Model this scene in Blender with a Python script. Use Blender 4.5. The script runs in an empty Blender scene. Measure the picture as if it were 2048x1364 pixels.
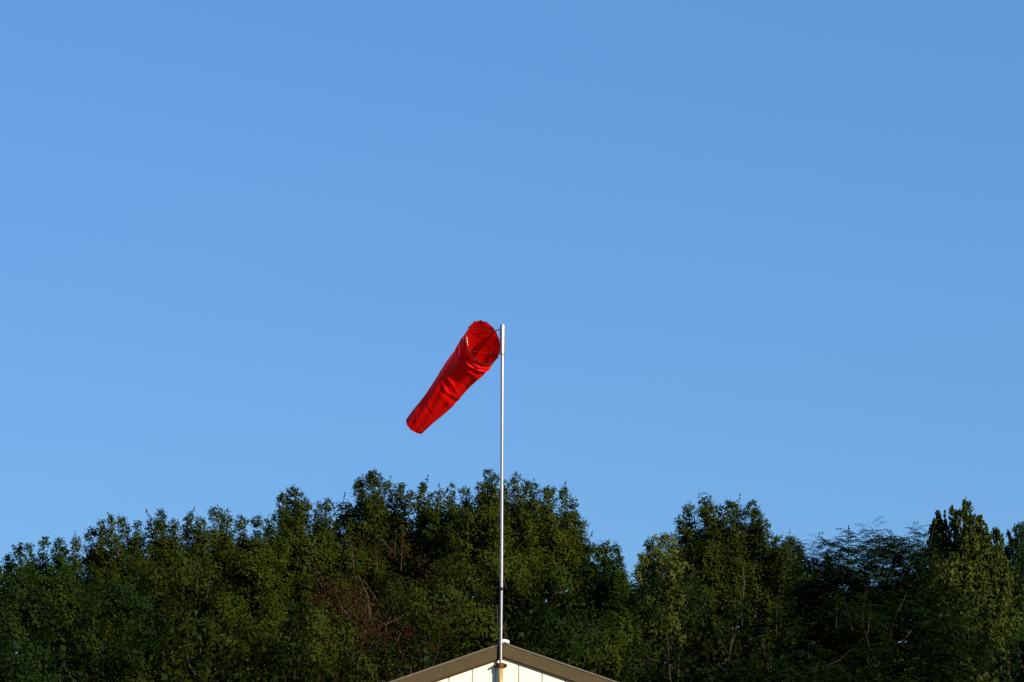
import bpy, bmesh, math
import numpy as np
from mathutils import Vector, Matrix

C = bpy.context.scene.collection
R = math.radians
PI = math.pi

# ---------------------------------------------------------------- camera
PITCH = R(10.5)
CAM = Vector((0, 0, 1.7))
FPX = 5807.0                                   # focal length in pixels of the 2048 px photo
cd = bpy.data.cameras.new('camera')
cd.sensor_width = 36
cd.lens = 36 * FPX / 2048
cd.clip_start = 0.1
cd.clip_end = 5000
cam = bpy.data.objects.new('camera', cd)
C.objects.link(cam)
cam.location = CAM
cam.rotation_euler = (PI / 2 + PITCH, 0, 0)
bpy.context.scene.camera = cam

# ---------------------------------------------------------------- light
SUN_EL, SUN_AZ = R(24), R(43)                  # azimuth: to the right of straight behind the camera
sdir = Vector((math.sin(SUN_AZ) * math.cos(SUN_EL), -math.cos(SUN_AZ) * math.cos(SUN_EL), math.sin(SUN_EL)))
ld = bpy.data.lights.new('sun', 'SUN')
ld.energy = 4.9
ld.angle = R(0.5)
ld.color = (1.0, 0.88, 0.66)
sun = bpy.data.objects.new('sun', ld)
C.objects.link(sun)
sun.rotation_euler = sdir.to_track_quat('Z', 'Y').to_euler()

w = bpy.data.worlds.new('World')
bpy.context.scene.world = w
w.use_nodes = True
nt = w.node_tree
bg = nt.nodes['Background']
sky = nt.nodes.new('ShaderNodeTexSky')
sky.sky_type = 'NISHITA'
sky.sun_disc = False
sky.sun_elevation = SUN_EL
sky.sun_rotation = math.atan2(sdir.x, sdir.y)
sky.air_density = 1.3
sky.dust_density = 0.0
sky.ozone_density = 6.0
gm = nt.nodes.new('ShaderNodeGamma')            # the film's flat rendering of the whole sky
gm.inputs['Gamma'].default_value = 0.5
nt.links.new(sky.outputs[0], gm.inputs['Color'])
wb = nt.nodes.new('ShaderNodeVectorMath')       # daylight film colour balance, one factor for the whole sky
wb.operation = 'MULTIPLY'
wb.inputs[1].default_value = (0.9632, 1.7115, 2.8251)
nt.links.new(gm.outputs[0], wb.inputs[0])
nt.links.new(wb.outputs[0], bg.inputs['Color'])
bg.inputs['Strength'].default_value = 0.0503

vs = bpy.context.scene.view_settings
vs.view_transform = 'Standard'
vs.look = 'None'
vs.exposure = 1.14
vs.gamma = 1.0


def P(px, py, Y):
    """photo pixel -> point on the vertical plane at distance Y"""
    x, yv = (px - 1024) / FPX, (682 - py) / FPX
    d = Vector((x, math.cos(PITCH) - yv * math.sin(PITCH), math.sin(PITCH) + yv * math.cos(PITCH)))
    return CAM + d * (Y / d.y)


# ---------------------------------------------------------------- helpers
def link(o, parent=None):
    C.objects.link(o)
    if parent:
        o.parent = parent
    return o


def obj(name, bm, m, parent=None, smooth=False):
    me = bpy.data.meshes.new(name)
    bmesh.ops.recalc_face_normals(bm, faces=bm.faces)
    if smooth:
        for e_ in bm.edges:
            if len(e_.link_faces) == 2 and e_.calc_face_angle(0) > 0.7:
                e_.smooth = False
    bm.to_mesh(me)
    bm.free()
    me.materials.append(m)
    if smooth:
        for p in me.polygons:
            p.use_smooth = True
    o = bpy.data.objects.new(name, me)
    if parent:                                  # shapes are given in world space
        me.transform(Matrix.Translation(-Vector(parent.location)))
    return link(o, parent)


def thing(name, label, cat, loc, group=None):
    o = bpy.data.objects.new(name, None)
    o.empty_display_size = 0.3
    o.location = loc
    o['label'] = label
    o['category'] = cat
    if group:
        o['group'] = group
    return link(o)


def tube(bm, pts, rad, seg=16, cap=True):
    """tapered tube through pts with one radius per point"""
    if not hasattr(rad, '__len__'):
        rad = [rad] * len(pts)
    rings = []
    pts = [Vector(p) for p in pts]
    ref = None
    for i, p in enumerate(pts):
        d = (pts[min(i + 1, len(pts) - 1)] - pts[max(i - 1, 0)]).normalized()
        if ref is None:
            ref = Vector((1, 0, 0)) if abs(d.x) < .9 else Vector((0, 1, 0))
        a = (ref - d * ref.dot(d)).normalized()
        ref = a
        b = d.cross(a)
        rings.append([bm.verts.new(p + (a * math.cos(t) + b * math.sin(t)) * rad[i])
                      for t in [2 * PI * k / seg for k in range(seg)]])
    for r0, r1 in zip(rings, rings[1:]):
        for k in range(seg):
            bm.faces.new((r0[k], r0[(k + 1) % seg], r1[(k + 1) % seg], r1[k]))
    if cap:
        bm.faces.new(rings[0])
        bm.faces.new(list(reversed(rings[-1])))


def prism(bm, poly, y0, y1):
    """polygon in x,z extruded from y0 to y1"""
    a = [bm.verts.new((x, y0, z)) for x, z in poly]
    b = [bm.verts.new((x, y1, z)) for x, z in poly]
    bm.faces.new(a)
    bm.faces.new(list(reversed(b)))
    n = len(poly)
    for i in range(n):
        bm.faces.new((a[i], a[(i + 1) % n], b[(i + 1) % n], b[i]))


def box(bm, x0, x1, y0, y1, z0, z1):
    prism(bm, [(x0, z0), (x1, z0), (x1, z1), (x0, z1)], y0, y1)


# ---------------------------------------------------------------- materials
def mat(name, col, rough=0.6, metal=0.0, spec=0.5, var=None, scale=8.0, bump=0.0, bscale=60.0, stretch=(1, 1, 1)):
    m = bpy.data.materials.new(name)
    m.use_nodes = True
    n, l = m.node_tree.nodes, m.node_tree.links
    b = n['Principled BSDF']
    b.inputs['Base Color'].default_value = (*col, 1)
    b.inputs['Roughness'].default_value = rough
    b.inputs['Metallic'].default_value = metal
    b.inputs['Specular IOR Level'].default_value = spec
    tc = n.new('ShaderNodeTexCoord')
    mp = n.new('ShaderNodeMapping')
    mp.inputs['Scale'].default_value = stretch
    l.new(tc.outputs['Object'], mp.inputs[0])
    if var:
        ns = n.new('ShaderNodeTexNoise')
        ns.inputs['Scale'].default_value = scale
        ns.inputs['Detail'].default_value = 6
        l.new(mp.outputs[0], ns.inputs['Vector'])
        cr = n.new('ShaderNodeValToRGB')
        cr.color_ramp.elements[0].position = .35
        cr.color_ramp.elements[1].position = .65
        cr.color_ramp.elements[0].color = (*col, 1)
        cr.color_ramp.elements[1].color = (*var, 1)
        l.new(ns.outputs['Fac'], cr.inputs[0])
        l.new(cr.outputs[0], b.inputs['Base Color'])
    if bump:
        nb = n.new('ShaderNodeTexNoise')
        nb.inputs['Scale'].default_value = bscale
        nb.inputs['Detail'].default_value = 4
        l.new(mp.outputs[0], nb.inputs['Vector'])
        bu = n.new('ShaderNodeBump')
        bu.inputs['Strength'].default_value = bump
        bu.inputs['Distance'].default_value = .01
        l.new(nb.outputs['Fac'], bu.inputs['Height'])
        l.new(bu.outputs[0], b.inputs['Normal'])
    return m


def leaf_mat(name, ramp, trans=0.15, rough=0.6, f=0.47):
    """leaf material: per-leaf random tint picked from a colour ramp, a little light passing through"""
    m = bpy.data.materials.new(name)
    m.use_nodes = True
    n, l = m.node_tree.nodes, m.node_tree.links
    b = n['Principled BSDF']
    out = n['Material Output']
    b.inputs['Roughness'].default_value = rough
    b.inputs['Specular IOR Level'].default_value = 0.04
    at = n.new('ShaderNodeAttribute')
    at.attribute_name = 'tint'
    cr = n.new('ShaderNodeValToRGB')
    while len(cr.color_ramp.elements) < len(ramp):
        cr.color_ramp.elements.new(.5)
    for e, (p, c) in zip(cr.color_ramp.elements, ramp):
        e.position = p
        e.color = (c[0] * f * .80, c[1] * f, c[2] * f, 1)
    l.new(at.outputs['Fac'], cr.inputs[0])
    l.new(cr.outputs[0], b.inputs['Base Color'])
    t = n.new('ShaderNodeBsdfTranslucent')
    l.new(cr.outputs[0], t.inputs['Color'])
    mx = n.new('ShaderNodeMixShader')
    mx.inputs[0].default_value = trans
    l.new(b.outputs[0], mx.inputs[1])
    l.new(t.outputs[0], mx.inputs[2])
    l.new(mx.outputs[0], out.inputs['Surface'])
    return m


M = {}
M['steel'] = mat('galvanised_steel', (.38, .335, .34), rough=.36, metal=.85, var=(.33, .29, .295), scale=14)
M['dark_steel'] = mat('dark_steel', (.018, .012, .014), rough=.6, spec=.2)
M['ring_paint'] = mat('worn_red_brown_steel', (.09, .006, .006), rough=.6, spec=.15)
M['seam'] = mat('dark_red_stitching', (.16, .004, .003), rough=.8, spec=.1)
M['lace'] = mat('black_lacing', (.012, .012, .014), rough=.8)
M['glint'] = mat('white_glint', (.8, .76, .74), rough=.7)  # stands for the sun glint at the sock's mouth
M['rust'] = mat('rusty_iron', (.07, .02, .006), rough=.9, var=(.05, .022, .012), scale=30, bump=.5)
M['wall'] = mat('cream_siding_paint', (.60, .58, .49), rough=.55, var=(.53, .51, .43), scale=1.6, stretch=(6, 6, .5), bump=.05, bscale=40)
M['fascia'] = mat('brown_trim_paint', (.056, .042, .023), rough=.8, spec=.08, var=(.046, .036, .020), scale=9, bump=.12, bscale=35)
M['drip'] = mat('brown_metal_edge', (.10, .075, .055), rough=.6, spec=.3)
M['fascia_shadow'] = mat('dark_brown_shadow', (.05, .018, .010), rough=.85, spec=.15)  # colour of the painted shadow line under the fascia
M['roof'] = mat('asphalt_shingle', (.06, .055, .05), rough=.95, var=(.09, .08, .07), scale=25, bump=.4)
M['cap'] = mat('white_aluminium', (.82, .80, .78), rough=.45)
M['bark'] = mat('grey_brown_bark', (.026, .020, .011), rough=.9, var=(.014, .011, .007), scale=6, bump=.6, bscale=18, stretch=(1, 1, .3))
M['bark_dead'] = mat('dead_reddish_bark', (.045, .024, .013), rough=.9, var=(.025, .014, .008), scale=6, bump=.5)
M['grass'] = mat('mown_grass', (.05, .075, .02), rough=.95, spec=.1, var=(.075, .09, .03), scale=.6, bump=.6, bscale=30)

# painted pipe with rust running down from the bracket
m = mat('rust_stained_paint', (.60, .44, .22), rough=.7, bump=.2)
n, l = m.node_tree.nodes, m.node_tree.links
tc = n.new('ShaderNodeTexCoord')
mp = n.new('ShaderNodeMapping')
mp.inputs['Scale'].default_value = (38, 38, 3)
ns = n.new('ShaderNodeTexNoise')
ns.inputs['Scale'].default_value = 1.2
ns.inputs['Detail'].default_value = 8
cr = n.new('ShaderNodeValToRGB')
e = cr.color_ramp.elements
e[0].position, e[0].color = .40, (.46, .36, .20, 1)
e[1].position, e[1].color = .60, (.20, .07, .015, 1)
l.new(tc.outputs['Object'], mp.inputs[0])
l.new(mp.outputs[0], ns.inputs['Vector'])
l.new(ns.outputs['Fac'], cr.inputs[0])
l.new(cr.outputs[0], n['Principled BSDF'].inputs['Base Color'])
M['pipe'] = m

# red sock fabric: thin nylon, shines a little and lets light through
m = mat('red_nylon', (.68, .003, .002), rough=.5, spec=.12)
n, l = m.node_tree.nodes, m.node_tree.links
t = n.new('ShaderNodeBsdfTranslucent')
t.inputs['Color'].default_value = (.66, .002, .001, 1)
mx = n.new('ShaderNodeMixShader')
mx.inputs[0].default_value = .36
l.new(n['Principled BSDF'].outputs[0], mx.inputs[1])
l.new(t.outputs[0], mx.inputs[2])
l.new(mx.outputs[0], n['Material Output'].inputs['Surface'])
wv = n.new('ShaderNodeTexNoise')
wv.inputs['Scale'].default_value = 26
wv.inputs['Detail'].default_value = 3
tc = n.new('ShaderNodeTexCoord')
l.new(tc.outputs['Object'], wv.inputs['Vector'])
bu = n.new('ShaderNodeBump')
bu.inputs['Strength'].default_value = .0
bu.inputs['Distance'].default_value = .008
l.new(wv.outputs['Fac'], bu.inputs['Height'])
l.new(bu.outputs[0], n['Principled BSDF'].inputs['Normal'])
M['red'] = m

# ---------------------------------------------------------------- ground
bm = bmesh.new()
bmesh.ops.create_grid(bm, x_segments=1, y_segments=1, size=2500)
g = obj('ground', bm, M['grass'])
g['kind'] = 'structure'

# ---------------------------------------------------------------- shed
YG = 32.0                                       # front of the gable trim
apex = P(1007, 1286, YG)
AX, AZ = apex.x, apex.z
SL = .345                                       # slope of the gable
HALF = 3.4
FH = P(1007, 1286, YG).z - P(1007, 1313.5, YG).z
shed = thing('shed', 'cream board sided gable shed with brown roof trim under the windsock pole', 'shed', (AX, YG + 4.0, 0))
WY = YG + .035                                  # wall face
bm = bmesh.new()
bw = 0.2555
x_first = P(991, 1340, YG).x - 14 * bw
i = 0
x = x_first
while x < AX + HALF - .25:
    x0, x1 = max(x + .006, AX - HALF + .25), min(x + bw - .006, AX + HALF - .25)
    if x1 > x0 + .02:
        def top(q):
            return AZ - SL * abs(q - AX) - .04
        poly = [(x0, 0), (x1, 0), (x1, top(x1))]
        if x0 < AX < x1:
            poly.append((AX, top(AX)))
        poly.append((x0, top(x0)))
        prism(bm, poly, WY, WY + .02)
    x += bw
# backing behind the grooves and the other three walls
hw = HALF - .25
prism(bm, [(AX - hw, 0), (AX + hw, 0), (AX + hw, AZ - SL * hw - .04), (AX, AZ - .04), (AX - hw, AZ - SL * hw - .04)],
      WY + .0185, WY + .08)
prism(bm, [(AX - hw, 0), (AX + hw, 0), (AX + hw, AZ - SL * hw - .04), (AX, AZ - .04), (AX - hw, AZ - SL * hw - .04)],
      YG + 7.9, YG + 7.96)
box(bm, AX - hw + .002, AX - hw + .08, WY + .082, YG + 7.898, 0, AZ - SL * hw - .06)
box(bm, AX + hw - .08, AX + hw - .002, WY + .082, YG + 7.898, 0, AZ - SL * hw - .06)
obj('wall', bm, M['wall'], shed)
for s in (-1, 1):
    X = lambda d: AX + s * d
    Z = lambda d, o: AZ - SL * d - o
    bm = bmesh.new()
    prism(bm, [(X(.0008), Z(0, .008)), (X(HALF), Z(HALF, .008)), (X(HALF), Z(HALF, FH)), (X(.0008), Z(0, FH))], YG, YG + .028)
    fa = obj('fascia', bm, M['fascia'], shed)
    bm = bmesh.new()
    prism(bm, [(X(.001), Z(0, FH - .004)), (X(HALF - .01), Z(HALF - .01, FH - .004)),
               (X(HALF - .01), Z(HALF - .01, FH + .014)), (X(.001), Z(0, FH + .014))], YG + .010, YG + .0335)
    obj('shadow_strip', bm, M['fascia_shadow'], shed)  # dark strip added as the shadow line below the fascia
    bm = bmesh.new()
    prism(bm, [(X(.0005), Z(0, 0)), (X(HALF + .02), Z(HALF + .02, 0)), (X(HALF + .02), Z(HALF + .02, .0075)), (X(.0005), Z(0, .0075))],
          YG - .008, YG + 8.2)
    obj('drip_edge', bm, M['drip'], shed)
    bm = bmesh.new()
    prism(bm, [(X(.0005), Z(0, -.012)), (X(HALF + .03), Z(HALF + .03, -.012)), (X(HALF + .03), Z(HALF + .03, -.0008)), (X(.0005), Z(0, -.0008))],
          YG + .03, YG + 8.2)
    obj('roof', bm, M['roof'], shed)
# ridge cap: folded white strip, end visible over the trim
bm = bmesh.new()
cw = .052
cx = P(1009, 1286, YG).x
for s in (-1, 1):
    za = AZ + .042
    prism(bm, [(cx, za), (cx + s * cw, za - cw * .30), (cx + s * cw, za - .030 - cw * .34), (cx, za - .030)] if s > 0 else
          [(cx - .0005, za), (cx - cw - .0005, za - cw * .34), (cx - cw - .0005, za - .030 - cw * .34), (cx - .0005, za - .030)],
          YG - .018, YG + 8.1)
obj('ridge_cap', bm, M['cap'], shed)

# ---------------------------------------------------------------- mast
YP = YG - .026
base_pt = P(1001.3, 1334, YP)
top_pt = P(1005.0, 652, YP)
mast = thing('mast', 'slim galvanised steel pole clamped to the front of the shed gable', 'pole', (base_pt.x, YP, 0))
j = P(1003, 1177, YP)
bm = bmesh.new()
tube(bm, [j + (top_pt - j).normalized() * .01, top_pt - Vector((0, 0, .02))], .0180, 24)
obj('pole', bm, M['steel'], mast, True)
bm = bmesh.new()
tube(bm, [base_pt - Vector((0, 0, .10)), j], .0158, 24)
obj('lower_pole', bm, M['steel'], mast, True)
bm = bmesh.new()
d = (top_pt - j).normalized()
tube(bm, [j - d * .025, j - d * .022, j - d * .004, j + d * .012, j + d * .014], [.017, .0195, .0195, .0205, .0185], 24)
obj('coupling', bm, M['dark_steel'], mast, True)
bm = bmesh.new()
tube(bm, [(base_pt.x, YP, 0), (base_pt.x, YP, base_pt.z - .012)], .0275, 24)
obj('socket_pipe', bm, M['pipe'], mast, True)
# rusty clamp: saddle round the pipe with two ears bolted to the wall
bm = bmesh.new()
zb = P(1001, 1330, YP).z
ang = [R(a) for a in range(-200, 21, 10)]
prof = [(-.074, WY - YP - .004)] + [(.034 * math.cos(a), .034 * math.sin(a)) for a in ang] + [(.070, WY - YP - .004)]
prof_i = [(-.074, WY - YP)] + [(.029 * math.cos(a), .029 * math.sin(a)) for a in ang] + [(.070, WY - YP)]
nn = len(prof)
va = []
for i_, ((ax_, ay_), (bx_, by_)) in enumerate(zip(prof, prof_i)):
    f = abs(i_ / (nn - 1) - .5) * 2
    hh = .042 - .022 * (f > .98) + .004 * math.sin(i_ * 1.7)
    q = [(ax_, ay_, hh / 2), (ax_, ay_, -hh / 2 - .008), (bx_, by_, -hh / 2 - .008), (bx_, by_, hh / 2)]
    va.append([bm.verts.new((base_pt.x + a0, YP + a1, zb + a2)) for a0, a1, a2 in q])
for r0, r1 in zip(va, va[1:]):
    for k in range(4):
        bm.faces.new((r0[k], r0[(k + 1) % 4], r1[(k + 1) % 4], r1[k]))
bm.faces.new(va[0])
bm.faces.new(list(reversed(va[-1])))
br = obj('bracket', bm, M['rust'], mast)
for s in (-1, 1):
    bm = bmesh.new()
    tube(bm, [(base_pt.x + s * .060, YP - .022, zb + .004), (base_pt.x + s * .060, WY - .002, zb + .004)], [.011, .012], 6)
    b_ = obj('bolt', bm, M['rust'])
    b_.parent = br
    b_.data.transform(Matrix.Translation(-Vector(mast.location)))
bm = bmesh.new()
tube(bm, [(base_pt.x, YP, base_pt.z - .014), (base_pt.x, YP, base_pt.z + .008)], [.031, .026], 20)
obj('pipe_collar', bm, M['rust'], mast)

# ---------------------------------------------------------------- windsock
PXM = P(1001, 700, YP).x - P(1000, 700, YP).x   # metres per photo pixel at the pole
sl0, sl1 = P(1004.6, 709, YP), P(1005.0, 650, YP)
ws = thing('windsock', 'red cloth windsock on a laced hoop, drooping left from the pole top', 'windsock', sl0)
bm = bmesh.new()
tube(bm, [sl0, sl0 + (sl1 - sl0) * .01, sl1 - (sl1 - sl0) * .02, sl1], [.026, .0295, .0295, .027], 28)
obj('swivel_sleeve', bm, M['steel'], ws, True)

RA = 44.5 * PXM                                 # hoop radius
beta = R(42)                                    # the hoop's plane turned away from the viewer
E1 = Vector((math.cos(beta), math.sin(beta), 0))             # in the plane, right and away
NRM = Vector((math.sin(beta), -math.cos(beta), 0))           # opening faces right and towards the viewer
# small lean of the hoop
E2 = (Vector((0, 0, 1)) - NRM * .10 - E1 * .06).normalized()
E1 = (E1 - E2 * E1.dot(E2)).normalized()
rc = P(966.5, 685.0, YP - .01)
rc = Vector((rc.x, YP - .01, rc.z))


def hoop_pt(c, r, a):
    return c + E1 * (r * math.cos(a)) + E2 * (r * math.sin(a))


bm = bmesh.new()
pts = [hoop_pt(rc, RA, 2 * PI * k / 48) for k in range(49)]
tube(bm, pts, .0036, 8, cap=False)
obj('hoop', bm, M['ring_paint'], ws, True)
back = rc - NRM * .20 - Vector((0, 0, .03))
bm = bmesh.new()
# arms from the sleeve across the opening and back to the small inner hoop
for py, dz in ((657.5, .6), (706.5, -.48)):
    s0 = P(1000, py, YP)
    a0 = math.asin(dz)
    far_ = hoop_pt(rc, RA * .98, PI - a0) + Vector((0, 0, .006))
    near_ = hoop_pt(rc, RA * .98, a0)
    bm = bmesh.new()
    tube(bm, [Vector((sl0.x, YP, s0.z)), near_, near_.lerp(far_, .02), far_], [.0058, .0058, .0013, .0013], 8)
    obj('arm', bm, M['dark_steel'], ws, True)

# centre line of the cloth, pixel positions with their own distance
cl = [(966.5, 685.0, 0.0, 44.5, 44.5), (955.5, 701, .092, 40, 41), (940, 724, .20, 38, 38.5), (917, 750, .32, 34, 34.5),
      (892, 781, .44, 31, 31), (867, 811, .56, 27, 27), (843, 836.5, .66, 23.3, 23.5), (825.5, 855.5, .74, 20.8, 20.8)]
ctr, ra, rb = [], [], []
for i_, (px, py, dy, a_, b_) in enumerate(cl):
    Yc = rc.y + dy
    p = P(px, py, Yc) if i_ else rc
    ctr.append(p)
    ra.append(a_ * PXM)
    rb.append(b_ * PXM)


def cr_interp(arr, t):
    n_ = len(arr) - 1
    t = max(0, min(n_ - 1e-6, t * n_))
    k = int(t)
    f = t - k
    g_ = lambda q: arr[max(0, min(n_, q))]
    p0, p1, p2, p3 = g_(k - 1), g_(k), g_(k + 1), g_(k + 2)
    return .5 * ((2 * p1) + (p2 - p0) * f + (2 * p0 - 5 * p1 + 4 * p2 - p3) * f * f + (3 * p1 - p0 - 3 * p2 + p3) * f ** 3)


NV, NU = 170, 160
bm = bmesh.new()
rng = np.random.default_rng(5)
# folds: (position along, angle centre, angle spread, slant, amplitude, width)
folds = []
for v0, a0, sp, sl, am, wd in [
    (.07, 200, 60, .030, -.016, .018), (.115, 235, 70, .050, .020, .018), (.155, 240, 70, .070, -.024, .018),
    (.20, 235, 75, .075, .024, .020), (.245, 262, 60, .080, -.030, .020), (.275, 200, 45, .10, .013, .014),
    (.30, 270, 50, .06, .018, .022), (.43, 280, 60, .04, -.010, .016), (.47, 215, 50, .09, .012, .014), (.50, 200, 45, .10, -.012, .012),
    (.53, 240, 60, .08, .014, .016), (.565, 265, 60, .08, -.020, .016), (.60, 260, 60, .06, .016, .020),
    (.70, 210, 40, .16, .008, .014), (.74, 230, 45, .14, -.008, .014), (.86, 200, 40, .18, .006, .014), (.90, 250, 50, .05, -.006, .015)]:
    folds.append((v0, R(a0), R(sp * (.8 if a0 > 255 else 1)), sl, am * (.38 if a0 > 255 else .7) * (.5 if v0 > .65 else 1), wd))
grid = []
for iv in range(NV + 1):
    v = iv / NV
    c = cr_interp(ctr, v)
    dcl = (cr_interp(ctr, min(1, v + .02)) - cr_interp(ctr, max(0, v - .02))).normalized()
    n0 = -NRM
    f = min(1, v / .30)
    f = f * f * (3 - 2 * f)
    ax = n0.lerp(dcl, .15 + .85 * f).normalized() if v > 0 else n0
    gt = max(0, min(1, (v - .72) / .28))
    ax = Vector((ax.x, ax.y * (1 - .6 * gt), ax.z)).normalized()
    if v == 0:
        e1, e2 = E1, E2
    else:
        e1 = (E1 - ax * E1.dot(ax)).normalized()
        e2 = (-e1.cross(ax)).normalized()
        if e2.dot(E2) < 0:
            e2 = -e2
    A, B = cr_interp(ra, v), cr_interp(rb, v)
    row = []
    for iu in range(NU):
        a = 2 * PI * iu / NU
        r = 1.0
        dr = 0
        env = min(1, v / .05)
        for v0, a0, sp, sl, am, wd in folds:
            da = (a - a0 + PI) % (2 * PI) - PI
            vc = v0 + sl * (da / PI) + .01 * math.sin(3 * a + v0 * 40)
            dr += am * math.exp(-(da / sp) ** 2) * math.exp(-((v - vc) / wd) ** 2)
        dr += .006 * math.sin(5 * a + 9 * v) * math.sin(PI * min(1, v * 1.2)) + .004 * math.sin(9 * a - 16 * v + 1.3) * env
        # scalloped pull between the lacing points at the mouth
        if v < .05:
            dr += -.006 * (1 - v / .05) * (.5 - .5 * math.cos(12 * a))
        # ragged tail rim
        off = 0
        if v > .93:
            off = .016 * math.sin(2 * a + .6) * (v - .93) / .07
        p = c + e1 * ((A + dr * env) * math.cos(a)) + e2 * ((B + dr * env) * math.sin(a)) + ax * off
        row.append(bm.verts.new(p))
    grid.append(row)
for r0, r1 in zip(grid, grid[1:]):
    for k in range(NU):
        bm.faces.new((r0[k], r0[(k + 1) % NU], r1[(k + 1) % NU], r1[k]))
cloth = obj('sock_cloth', bm, M['red'], ws, True)
# stitched hems: slightly proud bands at mouth and tail
for nm, i0, i1 in (('mouth_hem', 2, 6), ('tail_hem', NV - 5, NV)):
    pass
bm = bmesh.new()
me = cloth.data
base = Vector(ws.location)
def cv(iv, iu):
    return me.vertices[iv * NU + iu % NU].co + base
seam = []
for iu in range(NU + 1):
    q = cv(24, iu)
    seam.append(q + (q - sum((cv(24, k) for k in range(0, NU, 20)), Vector()) / 8).normalized() * -.003)
tube(bm, seam, .0008, 6, cap=False)
obj('seam_tape', bm, M['seam'], ws, True)

# lacing knots round the hoop
for k, a in enumerate([12, 45, 70, 91, 113, 140, 178, 205, 232, 262, 285, 296, 322, 345]):
    a = R(a)
    bm = bmesh.new()
    o_ = (E1 * math.cos(a) + E2 * math.sin(a))
    p = hoop_pt(rc, RA, a)
    big = 1.35 if k in (11,) else 1.0
    tube(bm, [p - NRM * .010 - o_ * .004, p + o_ * .011 * big, p + NRM * .009 + o_ * .002, p - o_ * .008], [.0040 * big, .0062 * big, .0055, .003], 7)
    obj('lacing', bm, M['lace'], ws, True)
# sun glint on the left of the mouth, made as a white patch
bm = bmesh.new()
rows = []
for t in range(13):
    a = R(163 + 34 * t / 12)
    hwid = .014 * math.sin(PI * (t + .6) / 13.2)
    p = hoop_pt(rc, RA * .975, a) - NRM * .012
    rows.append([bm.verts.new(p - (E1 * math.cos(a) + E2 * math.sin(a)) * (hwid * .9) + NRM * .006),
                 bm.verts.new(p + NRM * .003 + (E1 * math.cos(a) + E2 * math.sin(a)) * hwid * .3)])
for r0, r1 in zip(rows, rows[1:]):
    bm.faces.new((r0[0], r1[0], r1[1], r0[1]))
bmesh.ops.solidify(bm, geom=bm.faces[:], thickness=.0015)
obj('glint_patch', bm, M['glint'], ws)

# ---------------------------------------------------------------- trees
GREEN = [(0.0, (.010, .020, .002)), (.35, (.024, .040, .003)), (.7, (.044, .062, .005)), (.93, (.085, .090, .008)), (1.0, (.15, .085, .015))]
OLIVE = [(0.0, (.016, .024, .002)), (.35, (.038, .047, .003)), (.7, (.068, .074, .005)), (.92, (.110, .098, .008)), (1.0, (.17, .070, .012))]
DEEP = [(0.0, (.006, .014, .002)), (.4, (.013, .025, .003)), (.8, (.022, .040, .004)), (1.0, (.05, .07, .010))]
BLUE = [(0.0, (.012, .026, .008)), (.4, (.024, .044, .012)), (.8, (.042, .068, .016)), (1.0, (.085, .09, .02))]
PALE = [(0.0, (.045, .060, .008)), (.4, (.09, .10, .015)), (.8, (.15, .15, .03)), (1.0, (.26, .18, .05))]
BROWN = [(0.0, (.022, .011, .004)), (.4, (.050, .019, .006)), (.8, (.10, .034, .010)), (1.0, (.05, .045, .006))]
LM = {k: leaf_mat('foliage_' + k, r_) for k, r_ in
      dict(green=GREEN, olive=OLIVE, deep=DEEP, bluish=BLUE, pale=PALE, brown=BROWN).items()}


def nrm(a):
    return a / np.maximum(1e-9, np.linalg.norm(a, axis=1, keepdims=True))


class Leaves:
    def __init__(self, rng):
        self.r = rng
        self.parts = []

    def add(self, pos, normal, L, W, tint, axis=None):
        """pos (n,3), normal (n,3): quads folded along the midrib"""
        r = self.r
        n = len(pos)
        if n == 0:
            return
        t = r.normal(size=(n, 3)) if axis is None else axis
        nn_ = nrm(normal)
        t = nrm(t - nn_ * np.sum(t * nn_, 1, keepdims=True))
        s = np.cross(nn_, t)
        L = L[:, None]
        W = W[:, None]
        up = nn_ * W * .35
        q = np.stack([pos - t * L * .5, pos + s * W + up - t * L * .08, pos + t * L * .5 - up * .5, pos - s * W + up - t * L * .08], 1)
        self.parts.append((q.reshape(-1, 3), tint))

    def build(self, name, m, parent):
        co = np.concatenate([p[0] for p in self.parts]).astype(np.float32)
        ti = np.concatenate([p[1] for p in self.parts]).astype(np.float32)
        co = co - np.array(parent.location, dtype=np.float32)
        nq = len(ti)
        me = bpy.data.meshes.new(name)
        me.vertices.add(nq * 4)
        me.vertices.foreach_set('co', co.ravel())
        me.loops.add(nq * 4)
        me.loops.foreach_set('vertex_index', np.arange(nq * 4, dtype=np.int32))
        me.polygons.add(nq)
        me.polygons.foreach_set('loop_start', np.arange(0, nq * 4, 4, dtype=np.int32))
        me.update(calc_edges=True)
        at = me.attributes.new('tint', 'FLOAT', 'FACE')
        at.data.foreach_set('value', np.clip(ti, 0, 1))
        me.materials.append(m)
        o = bpy.data.objects.new(name, me)
        link(o, parent)
        return nq


def poisson(r, cand, dist, maxn=100000):
    keep = np.empty((0, 3))
    for p in cand:
        if len(keep) == 0 or np.min(np.sum((keep - p) ** 2, 1)) > dist * dist:
            keep = np.vstack([keep, p])
            if len(keep) >= maxn:
                break
    return keep


NLEAF = 0


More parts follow.
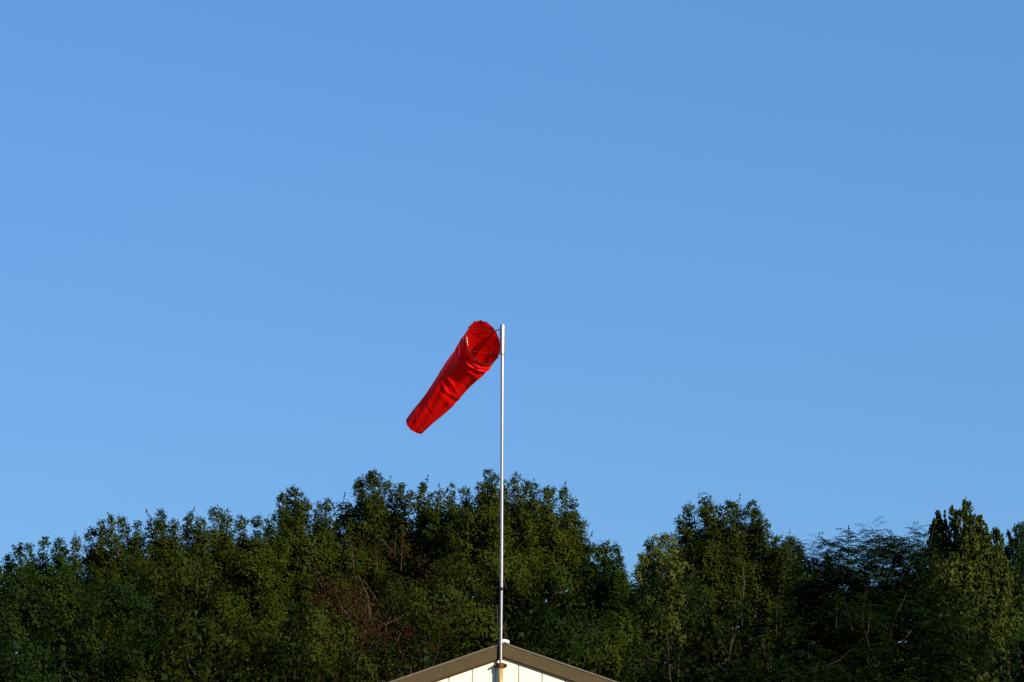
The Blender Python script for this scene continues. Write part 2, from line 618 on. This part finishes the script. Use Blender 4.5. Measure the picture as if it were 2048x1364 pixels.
def tree(name, label, px, Y, top_py, halfw_px, foliage, seed, spikes=(), style='tuft', depth=None, zlow=2.0, lobe=.92,
         tuft=.35, nleaf=350, leafL=.070, tint0=.45, dens=1.0, bark='bark', pointy=1.0, limbs=(), group='trees standing behind the shed',
         squash=1.0, coarse=False, spread=1.95, drop=42, inner=.70, hollow=.5):
    """one tree: tapered trunk with limbs, crown of lobes made of leaf tufts"""
    global NLEAF
    r = np.random.default_rng(seed)
    top = P(px, top_py, Y)
    m_px = Y / FPX
    W = halfw_px * m_px
    D = depth or W * .9
    H = P(px, top_py + (drop if spikes else 0), Y).z
    root = thing(name, label, 'tree', (top.x, Y, 0), group)
    cz = zlow + (H - zlow) * .52
    hz_up, hz_dn = H - cz, cz - zlow
    # crown surface candidates
    d = nrm(r.normal(size=(900, 3)))
    P0 = np.array([top.x, Y, cz])

    def surf(d, k):
        hz = np.where(d[:, 2] > 0, hz_up, hz_dn)
        pw = 1.0 + (.25 * np.clip(d[:, 2], 0, 1)) * (pointy - 1)
        q = d / np.maximum(1e-6, (np.abs(d[:, 0]) ** 2.6 + np.abs(d[:, 1]) ** 2.6 + np.abs(d[:, 2]) ** 2.6)[:, None] ** (1 / 2.6))
        return np.stack([q[:, 0] * W, q[:, 1] * D, q[:, 2] * hz * pw], 1) * k + P0

    kk = r.uniform(.62, .98, len(d))
    lobes = poisson(r, surf(d, kk[:, None]), lobe * spread)
    lobes = lobes + r.normal(size=lobes.shape) * [.25, .25, .3]
    L = Leaves(r)
    vis_z = P(0, 1400, Y).z
    tuft_c, tuft_o, tuft_w, tuft_t = [], [], [], []
    # hollows between the boughs, where one looks into the shaded inside of the crown
    hol = poisson(r, surf(d[::-1], r.uniform(.8, 1.0, len(d))[:, None]), 1.45)
    hol = hol[r.random(len(hol)) < hollow]
    hol_r = r.uniform(.5, 1.1, len(hol))
    for lc in lobes:
        out = nrm((lc - P0)[None] / np.array([W, D, H - cz]))[0]
        lr = lobe * r.uniform(.65, 1.1)
        lt = r.normal(0, .08)
        front = (lc[1] < Y + D * .25)
        seen = lc[2] + lr > vis_z
        n = 60 if (front and seen) else 26
        dd = nrm(r.normal(size=(int(n * 3), 3)))
        dd = dd[(dd @ out) > -.25]
        ll = nrm(dd) * [lr, lr, lr * 1.12 * squash] + lc
        ll = ll[ll[:, 2] < H - .15]
        tc_ = poisson(r, ll, tuft * (1.45 if (front and seen) else 1.8), n)
        for p in tc_:
            if len(hol) and p[2] < H - 1.0 and np.any(np.sum(((hol - p) * [1, .8, 1.25]) ** 2, 1) < hol_r ** 2):
                continue
            tuft_c.append(p)
            tuft_t.append(lt)
            tuft_o.append(nrm((p - lc)[None])[0])
            tuft_w.append(1.0 if (front and seen) else (.4 if seen else .2))
    # explicit leaders of the crown outline: stacked tufts widening downwards
    lead = []
    for sp in spikes:
        sx, sy = sp[0], sp[1]
        wide = sp[2] if len(sp) > 2 else 1.0
        yy = Y + r.uniform(-.8, .5)
        tp = P(sx, sy, yy)
        h = 0.0
        ln = r.uniform(2.0, 2.9)
        while h < ln:
            rad = tuft * wide * ((.46 + .42 * min(1, h / 1.3)) if style != 'spire' else (.30 + .55 * min(1, h / 1.7)))
            k = 1 if h < .55 else (2 if h < 1.4 else 3)
            for _ in range(k):
                sprd = 0 if k == 1 else rad * .75
                p = np.array([tp.x + r.normal() * sprd * .8 + .03 * r.normal(), yy + r.normal() * sprd, tp.z - h - rad * .5 + r.normal() * .06])
                lead.append((p, rad))
            h += rad * 1.15
    branch_pts = []
    # leaves
    for p, o_, wgt, lt in zip(tuft_c, tuft_o, tuft_w, tuft_t):
        rad = tuft * r.uniform(.75, 1.25)
        n = int(nleaf * dens * wgt * (rad / tuft) ** 2)
        big = 1.0 if wgt > .9 else (1.3 if wgt > .3 else 1.8)
        add_tuft(L, r, p, o_, rad, n, leafL * big, style, tint0 + lt, squash)
    for p, rad in lead:
        n = int(nleaf * 1.5 * max(.28, (rad / tuft) ** 2))
        add_tuft(L, r, p, np.array([0, -.3, .9]), rad, n, leafL * .95, 'tuft' if style == 'tuft' else style, tint0 + .06, 1.25)
    # leaves on the inner limbs, crown shade painted in as a very dark tint
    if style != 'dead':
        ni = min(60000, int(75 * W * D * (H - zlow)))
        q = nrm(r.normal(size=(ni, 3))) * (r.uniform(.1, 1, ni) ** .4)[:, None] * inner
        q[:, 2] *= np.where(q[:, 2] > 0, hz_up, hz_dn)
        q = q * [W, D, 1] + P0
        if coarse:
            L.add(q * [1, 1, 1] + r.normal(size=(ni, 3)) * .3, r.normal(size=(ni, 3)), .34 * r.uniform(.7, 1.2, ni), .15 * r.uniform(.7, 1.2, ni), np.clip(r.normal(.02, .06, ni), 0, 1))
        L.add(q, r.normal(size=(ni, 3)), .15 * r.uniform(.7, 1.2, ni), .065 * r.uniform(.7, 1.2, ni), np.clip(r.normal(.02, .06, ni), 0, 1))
    # stray shoots with single leaves on the top outline
    bm = bmesh.new()
    tz = [p for p in tuft_c if p[2] > cz + hz_up * .55 and p[1] < Y + D * .5]
    r.shuffle(tz)
    sh = [np.array(p) for p in tz[:9 if not coarse else 0]] + [p for p, rad in lead[:0]]
    for s_ in spikes[::3]:
        q = P(s_[0] + r.uniform(-7, 7), s_[1] + 5, Y)
        sh.append(np.array([q.x, q.y, q.z]))
    for p in sh:
        ln = r.uniform(.18, .45)
        dv = np.array([r.normal() * .22, r.normal() * .2, 1.0])
        dv = dv / np.linalg.norm(dv)
        k = int(ln * 40)
        t = r.uniform(.1, 1.0, k)
        pos = p + dv * (t * ln)[:, None] + r.normal(size=(k, 3)) * (.045 * (1.15 - t))[:, None]
        L.add(pos, r.normal(size=(k, 3)) + [.2, -.5, .4], leafL * r.uniform(.6, 1.0, k), leafL * .36 * r.uniform(.7, 1.1, k), np.clip(r.normal(tint0 + .1, .2, k), 0, 1))
        tube(bm, [Vector(p - dv * .5), Vector(p + dv * ln)], [.011, .003], 4, cap=False)
    NLEAF += L.build('crown', LM[foliage], root)
    # trunk and limbs
    tx, ty = top.x, Y
    path = [Vector((tx, ty, -.1)), Vector((tx + .05, ty, .5))]
    for k in range(1, 8):
        f = k / 7
        path.append(Vector((tx + .25 * math.sin(k * 1.3 + seed) * f, ty + .25 * math.cos(k * 1.9 + seed) * f, .5 + (H - 2.2) * f)))
    thin = .4 if style == 'dead' else (.6 if style == 'frond' else .8)
    rr = [.34, .25] + [.22 * (1 - k / 7) ** 1.3 + .008 for k in range(1, 8)]
    tube(bm, path, [q * thin for q in rr], 10)
    order = list(range(len(lobes)))
    r.shuffle(order)
    for k in order[:26 if style != 'frond' else 9]:
        lc = lobes[k]
        z0 = max(1.6, min(H - 2.2, lc[2] - r.uniform(1.2, 3.2)))
        f = (z0 - .5) / (H - 1.6) * 7
        i0 = int(max(0, min(6, f)))
        st = path[i0 + 1].lerp(path[min(8, i0 + 2)], max(0, min(1, f - i0)))
        en = Vector(P0 + (lc - P0) * .58)
        mid = st.lerp(en, .5) + Vector((0, 0, -.12)) + Vector(r.normal(size=3) * .12)
        tube(bm, [st, mid, en], [.034 * thin, .02 * thin, .006], 6, cap=False)
        for _ in range(4):
            e2_ = en + Vector(nrm(r.normal(size=(1, 3)))[0]) * lobe * .8
            tube(bm, [mid.lerp(en, .6), mid.lerp(e2_, .75), e2_], [.014, .009, .004], 4, cap=False)
    for pl in limbs:                            # limbs the photo shows: (px, py, extra distance, radius)
        tube(bm, [P(a_, b_, Y + c_ * .4) for a_, b_, c_, _ in pl], [q[3] * .45 for q in pl], 7)
    obj('trunk', bm, M[bark], root, True)
    return root


def add_tuft(L, r, p, o_, rad, n, leafL, style, tint0, squash):
    ctint = r.normal(0, .08)
    if style == 'tuft':
        # leaves sit in little sprays, each facing one way
        m_ = max(1, n // 8)
        d = nrm(r.normal(size=(m_, 3)) + o_ * .35)
        rr = rad * r.uniform(.10, 1.0, m_) ** .4
        sc = p + d * rr[:, None] * [1, 1, 1.2]
        sn = d * .9 + o_ * .6 + [0, 0, .1] + r.normal(size=(m_, 3)) * .25
        st = r.normal(tint0 + ctint, .10, m_)
        k = np.repeat(np.arange(m_), 8)
        n = len(k)
        pos = sc[k] + r.normal(size=(n, 3)) * min(.07, rad * .22)
        L.add(pos, sn[k] + r.normal(size=(n, 3)) * .30, leafL * r.uniform(.6, 1.25, n), leafL * .46 * r.uniform(.7, 1.15, n),
              np.clip(st[k] + r.normal(0, .06, n) + (r.random(n) < .010) * .4, 0, 1))
    elif style == 'spire':                      # upright sprays of hanging narrow leaves
        k = max(1, n // 26)
        for _ in range(k):
            b = p + r.normal(size=3) * rad * [.7, .7, .35]
            ln = rad * r.uniform(1.6, 3.0)
            m_ = 26
            t = r.uniform(0, 1, m_)
            dv = nrm((np.array([0, 0, 1.0]) + o_ * .28 + r.normal(size=3) * .13)[None])[0]
            sp_ = rad * .36 * (1.08 - t)
            pos = b + dv * (t * ln)[:, None] + r.normal(size=(m_, 3)) * sp_[:, None]
            ax = np.array([0, 0, -1.0]) + r.normal(size=(m_, 3)) * .5
            L.add(pos, r.normal(size=(m_, 3)) + o_ * .6, leafL * r.uniform(.8, 1.3, m_), leafL * .30 * r.uniform(.7, 1.1, m_),
                  np.clip(r.normal(tint0 + ctint, .17, m_), 0, 1), axis=ax)
    elif style == 'frond':                      # arching pinnate leaves in flat layers
        k = max(2, n // 9)
        for _ in range(k):
            b = p + r.normal(size=3) * rad * [.65, .65, .40]
            a = r.uniform(0, 2 * PI)
            dv = np.array([math.cos(a), math.sin(a), r.uniform(-.35, .8)]) + o_ * .5
            dv = dv / np.linalg.norm(dv)
            ln = r.uniform(.30, .52)
            m_ = 9
            t = np.linspace(.12, 1, m_)
            cen = b + dv * (t * ln)[:, None] + np.array([0, 0, -.16]) * (t ** 2)[:, None]
            sd = np.cross(dv, [0, 0, 1.0])
            sd = sd / max(1e-6, np.linalg.norm(sd))
            for s in (-1, 1):
                ax = sd * s + dv * .35 + r.normal(size=(m_, 3)) * .12 + [0, 0, -.12]
                pos = cen + nrm(ax) * .045
                L.add(pos, np.array([0, 0, 1.0]) + o_ * .35 + r.normal(size=(m_, 3)) * .3, .088 * r.uniform(.8, 1.15, m_) * (1.15 - .5 * t), .026 * np.ones(m_) * leafL / .105,
                      np.clip(r.normal(tint0 + ctint, .15, m_), 0, 1), axis=ax)
    elif style == 'dead':                       # thin withered leaves hanging among twigs
        m_ = int(n * .62)
        d = nrm(r.normal(size=(m_, 3)))
        pos = p + d * (rad * 1.35 * r.uniform(.1, 1.0, m_))[:, None]
        leafL = min(leafL, .085)
        L.add(pos, r.normal(size=(m_, 3)), leafL * .9 * r.uniform(.6, 1.1, m_), leafL * .24 * r.uniform(.7, 1.2, m_),
              np.clip(r.normal(tint0 + ctint, .22, m_), 0, 1), axis=np.array([0, 0, -1.0]) + r.normal(size=(m_, 3)) * .4)


tree('maple_tree', 'dark green maple at the far left edge with a low stepped crown', 40, 80, 1100, 180, 'green', 11,
     [(-10, 1125), (20, 1108), (38, 1092), (62, 1098), (86, 1084), (115, 1080), (127, 1092)], tint0=.36)
tree('maple_tree', 'broad rounded maple left of centre with olive sunlit top', 345, 82, 1030, 225, 'olive', 12,
     [(152, 1078), (182, 1062), (205, 1050), (226, 1046), (247, 1036), (275, 1046), (302, 1042), (324, 1022), (350, 1040), (378, 1032), (400, 1036),
      (432, 1018, 1.2), (450, 1026, 1.2), (482, 1036), (512, 1036), (536, 1044)], tint0=.40)
tree('maple_tree', 'narrow pointed maple between the broad maple and the tallest one', 615, 84, 985, 118, 'olive', 13,
     [(566, 992), (585, 972), (600, 994), (612, 1000), (640, 1012), (655, 1006), (690, 1008), (704, 1016)], tint0=.42, drop=58)
tree('maple_tree', 'tall dark maple with upright leaders above the reddish dying tree', 780, 84, 965, 118, 'olive', 14,
     [(722, 958), (742, 940, .8), (756, 956, .9), (776, 962), (800, 966), (822, 985), (845, 968, .75), (858, 992)], tint0=.40, drop=66)
tree('maple_tree', 'tall broad maple directly behind the upper pole', 1000, 82, 960, 150, 'olive', 15,
     [(880, 986), (900, 982), (930, 982), (958, 972), (978, 942), (990, 952), (1010, 968), (1034, 958), (1055, 966), (1068, 978), (1090, 984), (1102, 980),
      (1128, 984), (1145, 1004), (1156, 1040)], tint0=.46)
tree('maple_tree', 'low rounded maple filling the right shoulder beside the sky gap', 1190, 78, 1092, 82, 'green', 16,
     [(1182, 1086), (1200, 1090), (1216, 1086), (1232, 1102), (1240, 1124), (1248, 1150)], tint0=.48)
tree('ash_tree', 'small pale yellowish green tree at the right side of the sky gap', 1330, 79.2, 1092, 58, 'pale', 17,
     [(1283, 1112, .8), (1300, 1090, .8), (1312, 1072, .9), (1330, 1074, .9), (1345, 1078)], tint0=.5, dens=.75, drop=34)
tree('maple_tree', 'tall square topped maple right of the sky gap', 1450, 80, 1010, 125, 'olive', 18,
     [(1362, 1038), (1380, 1012), (1406, 998), (1420, 1006), (1440, 1018), (1460, 1003), (1476, 1012), (1500, 1004), (1514, 1018), (1528, 1050), (1548, 1076)],
     tint0=.36, drop=56, limbs=[[(1486, 1200, -2.3, .06), (1488, 1165, -2.6, .05), (1486, 1140, -2.9, .04), (1489, 1120, -3.0, .03)]])
tree('poplar_tree', 'dark pointed poplar between the square topped maple and the locust', 1590, 82, 1082, 85, 'green', 19,
     [(1582, 1074), (1570, 1088), (1600, 1092)], tint0=.34)
tree('locust_tree', 'dark blue green feathery locust with bare forked limbs showing', 1740, 74, 1070, 185, 'deep', 20,
     [(1605, 1090), (1640, 1074), (1662, 1082), (1700, 1068), (1736, 1055), (1752, 1066), (1785, 1076), (1805, 1070), (1830, 1062), (1850, 1072)],
     style='frond', nleaf=230, drop=16, spread=1.25, inner=.92, tint0=.42, squash=.75,
     limbs=[[(1782, 1364, -3.0, .085), (1790, 1312, -3.2, .075), (1806, 1282, -3.4, .06), (1826, 1256, -3.6, .045), (1860, 1240, -3.8, .02)],
            [(1785, 1330, -3.1, .06), (1780, 1275, -3.3, .045), (1787, 1240, -3.5, .03), (1812, 1190, -3.6, .018)],
            [(1800, 1303, -3.4, .035), (1832, 1292, -3.7, .022), (1870, 1290, -3.9, .01)]])
tree('willow_tree', 'yellowish green tree with upright pointed shoots near the right edge', 1925, 78, 1050, 95, 'pale', 21,
     [(1868, 1052, .8), (1882, 1038, .8), (1908, 1030, .8), (1932, 1016, .7), (1935, 1035, .8), (1957, 1048, .8), (1962, 1062), (1975, 1080), (1996, 1066, .6)],
     style='spire', tint0=.22, leafL=.10, dens=1.0, drop=100)
tree('willow_tree', 'bluish green tree cut off by the right edge of the view', 2065, 80, 1060, 85, 'bluish', 22,
     [(2012, 1100, .8), (2022, 1078, .8), (2035, 1062, .8), (2050, 1056)], style='spire', tint0=.5, drop=92)
tree('dying_tree', 'dying tree with thin reddish brown leaves in front of the tall maples', 738, 70, 1050, 76, 'brown', 23,
     style='dead', tint0=.45, bark='bark_dead', tuft=.42, zlow=4.0, dens=1.8, spread=1.35,
     limbs=[[(755, 1364, -1.2, .07), (748, 1290, -1.4, .05), (735, 1190, -1.7, .035), (717, 1150, -1.9, .02)],
            [(742, 1250, -1.4, .03), (760, 1210, -1.8, .02), (728, 1160, -2.0, .012)],
            [(765, 1080, -1.6, .02), (790, 1110, -2.0, .014), (792, 1060, -2.0, .01)]])
# nearer, lower trees; the shade over them is put into darker leaf colours
grp = 'lower trees in front of the tall row'
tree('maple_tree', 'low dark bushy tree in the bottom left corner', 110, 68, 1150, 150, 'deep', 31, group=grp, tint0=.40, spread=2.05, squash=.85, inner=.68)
tree('maple_tree', 'low olive bushy tree with lit shelves of leaves, left of the dying tree', 400, 69, 1120, 165, 'olive', 32, group=grp, tint0=.34, spread=2.05, squash=.85, inner=.68)
tree('maple_tree', 'small leafy tree at the foot of the dying tree, left side', 600, 67, 1170, 110, 'olive', 33, group=grp, tint0=.34, spread=2.05, squash=.85, inner=.68)
tree('maple_tree', 'small leafy tree between the dying tree and the pole', 840, 66, 1180, 100, 'olive', 34, group=grp, tint0=.32, spread=2.05, squash=.85, inner=.68)
tree('maple_tree', 'tree with lit olive leaves right behind the lower pole', 1010, 70, 1130, 120, 'olive', 35, group=grp, tint0=.36, spread=2.05, squash=.85, inner=.68)
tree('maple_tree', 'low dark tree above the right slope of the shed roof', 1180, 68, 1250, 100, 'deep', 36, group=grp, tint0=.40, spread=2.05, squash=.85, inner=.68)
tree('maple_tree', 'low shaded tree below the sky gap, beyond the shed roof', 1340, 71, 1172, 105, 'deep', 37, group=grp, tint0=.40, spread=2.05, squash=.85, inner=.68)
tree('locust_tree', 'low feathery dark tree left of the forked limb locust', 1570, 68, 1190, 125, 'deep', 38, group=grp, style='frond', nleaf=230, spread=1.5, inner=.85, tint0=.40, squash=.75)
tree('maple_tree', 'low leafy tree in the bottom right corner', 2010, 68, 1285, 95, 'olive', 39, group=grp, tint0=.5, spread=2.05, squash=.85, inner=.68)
# woods farther back close the gaps
grp2 = 'trees farther back in the wood'
for k, (px, Y, ty, hw_, lb) in enumerate([
        (-60, 96, 1170, 180, 'shaded tree deep in the wood behind the far left maple'),
        (180, 97, 1120, 190, 'shaded tree deep in the wood left of the broad maple'),
        (470, 98, 1090, 190, 'shaded tree deep in the wood behind the broad maple'),
        (740, 98, 1050, 170, 'shaded tree deep in the wood behind the dying tree'),
        (1010, 98, 1040, 180, 'shaded tree deep in the wood behind the pole'),
        (1200, 97, 1170, 130, 'shaded tree deep in the wood below the sky gap'),
        (1440, 98, 1085, 160, 'shaded tree deep in the wood behind the square topped maple'),
        (1680, 97, 1130, 170, 'shaded tree deep in the wood behind the locust'),
        (1900, 97, 1140, 150, 'shaded tree deep in the wood behind the pointed shoots'),
        (2090, 97, 1150, 120, 'shaded tree deep in the wood at the far right'),
        (320, 104, 1150, 130, 'shaded tree deep in the wood between the far left maple and the broad maple'),
        (600, 104, 1110, 130, 'shaded tree deep in the wood behind the narrow pointed maple'),
        (880, 104, 1090, 130, 'shaded tree deep in the wood between the dying tree and the pole'),
        (1320, 104, 1180, 130, 'shaded tree deep in the wood behind the small pale tree'),
        (1560, 104, 1140, 130, 'shaded tree deep in the wood behind the dark pointed poplar'),
        (2000, 104, 1150, 130, 'shaded tree deep in the wood behind the bluish tree at the right edge')]):
    tree('broadleaf_tree', lb, px, Y, ty, hw_, 'green', 50 + k, group=grp2, tint0=.3, nleaf=130, leafL=.15, lobe=1.5, tuft=.6, coarse=True)
print('LEAVES', NLEAF)
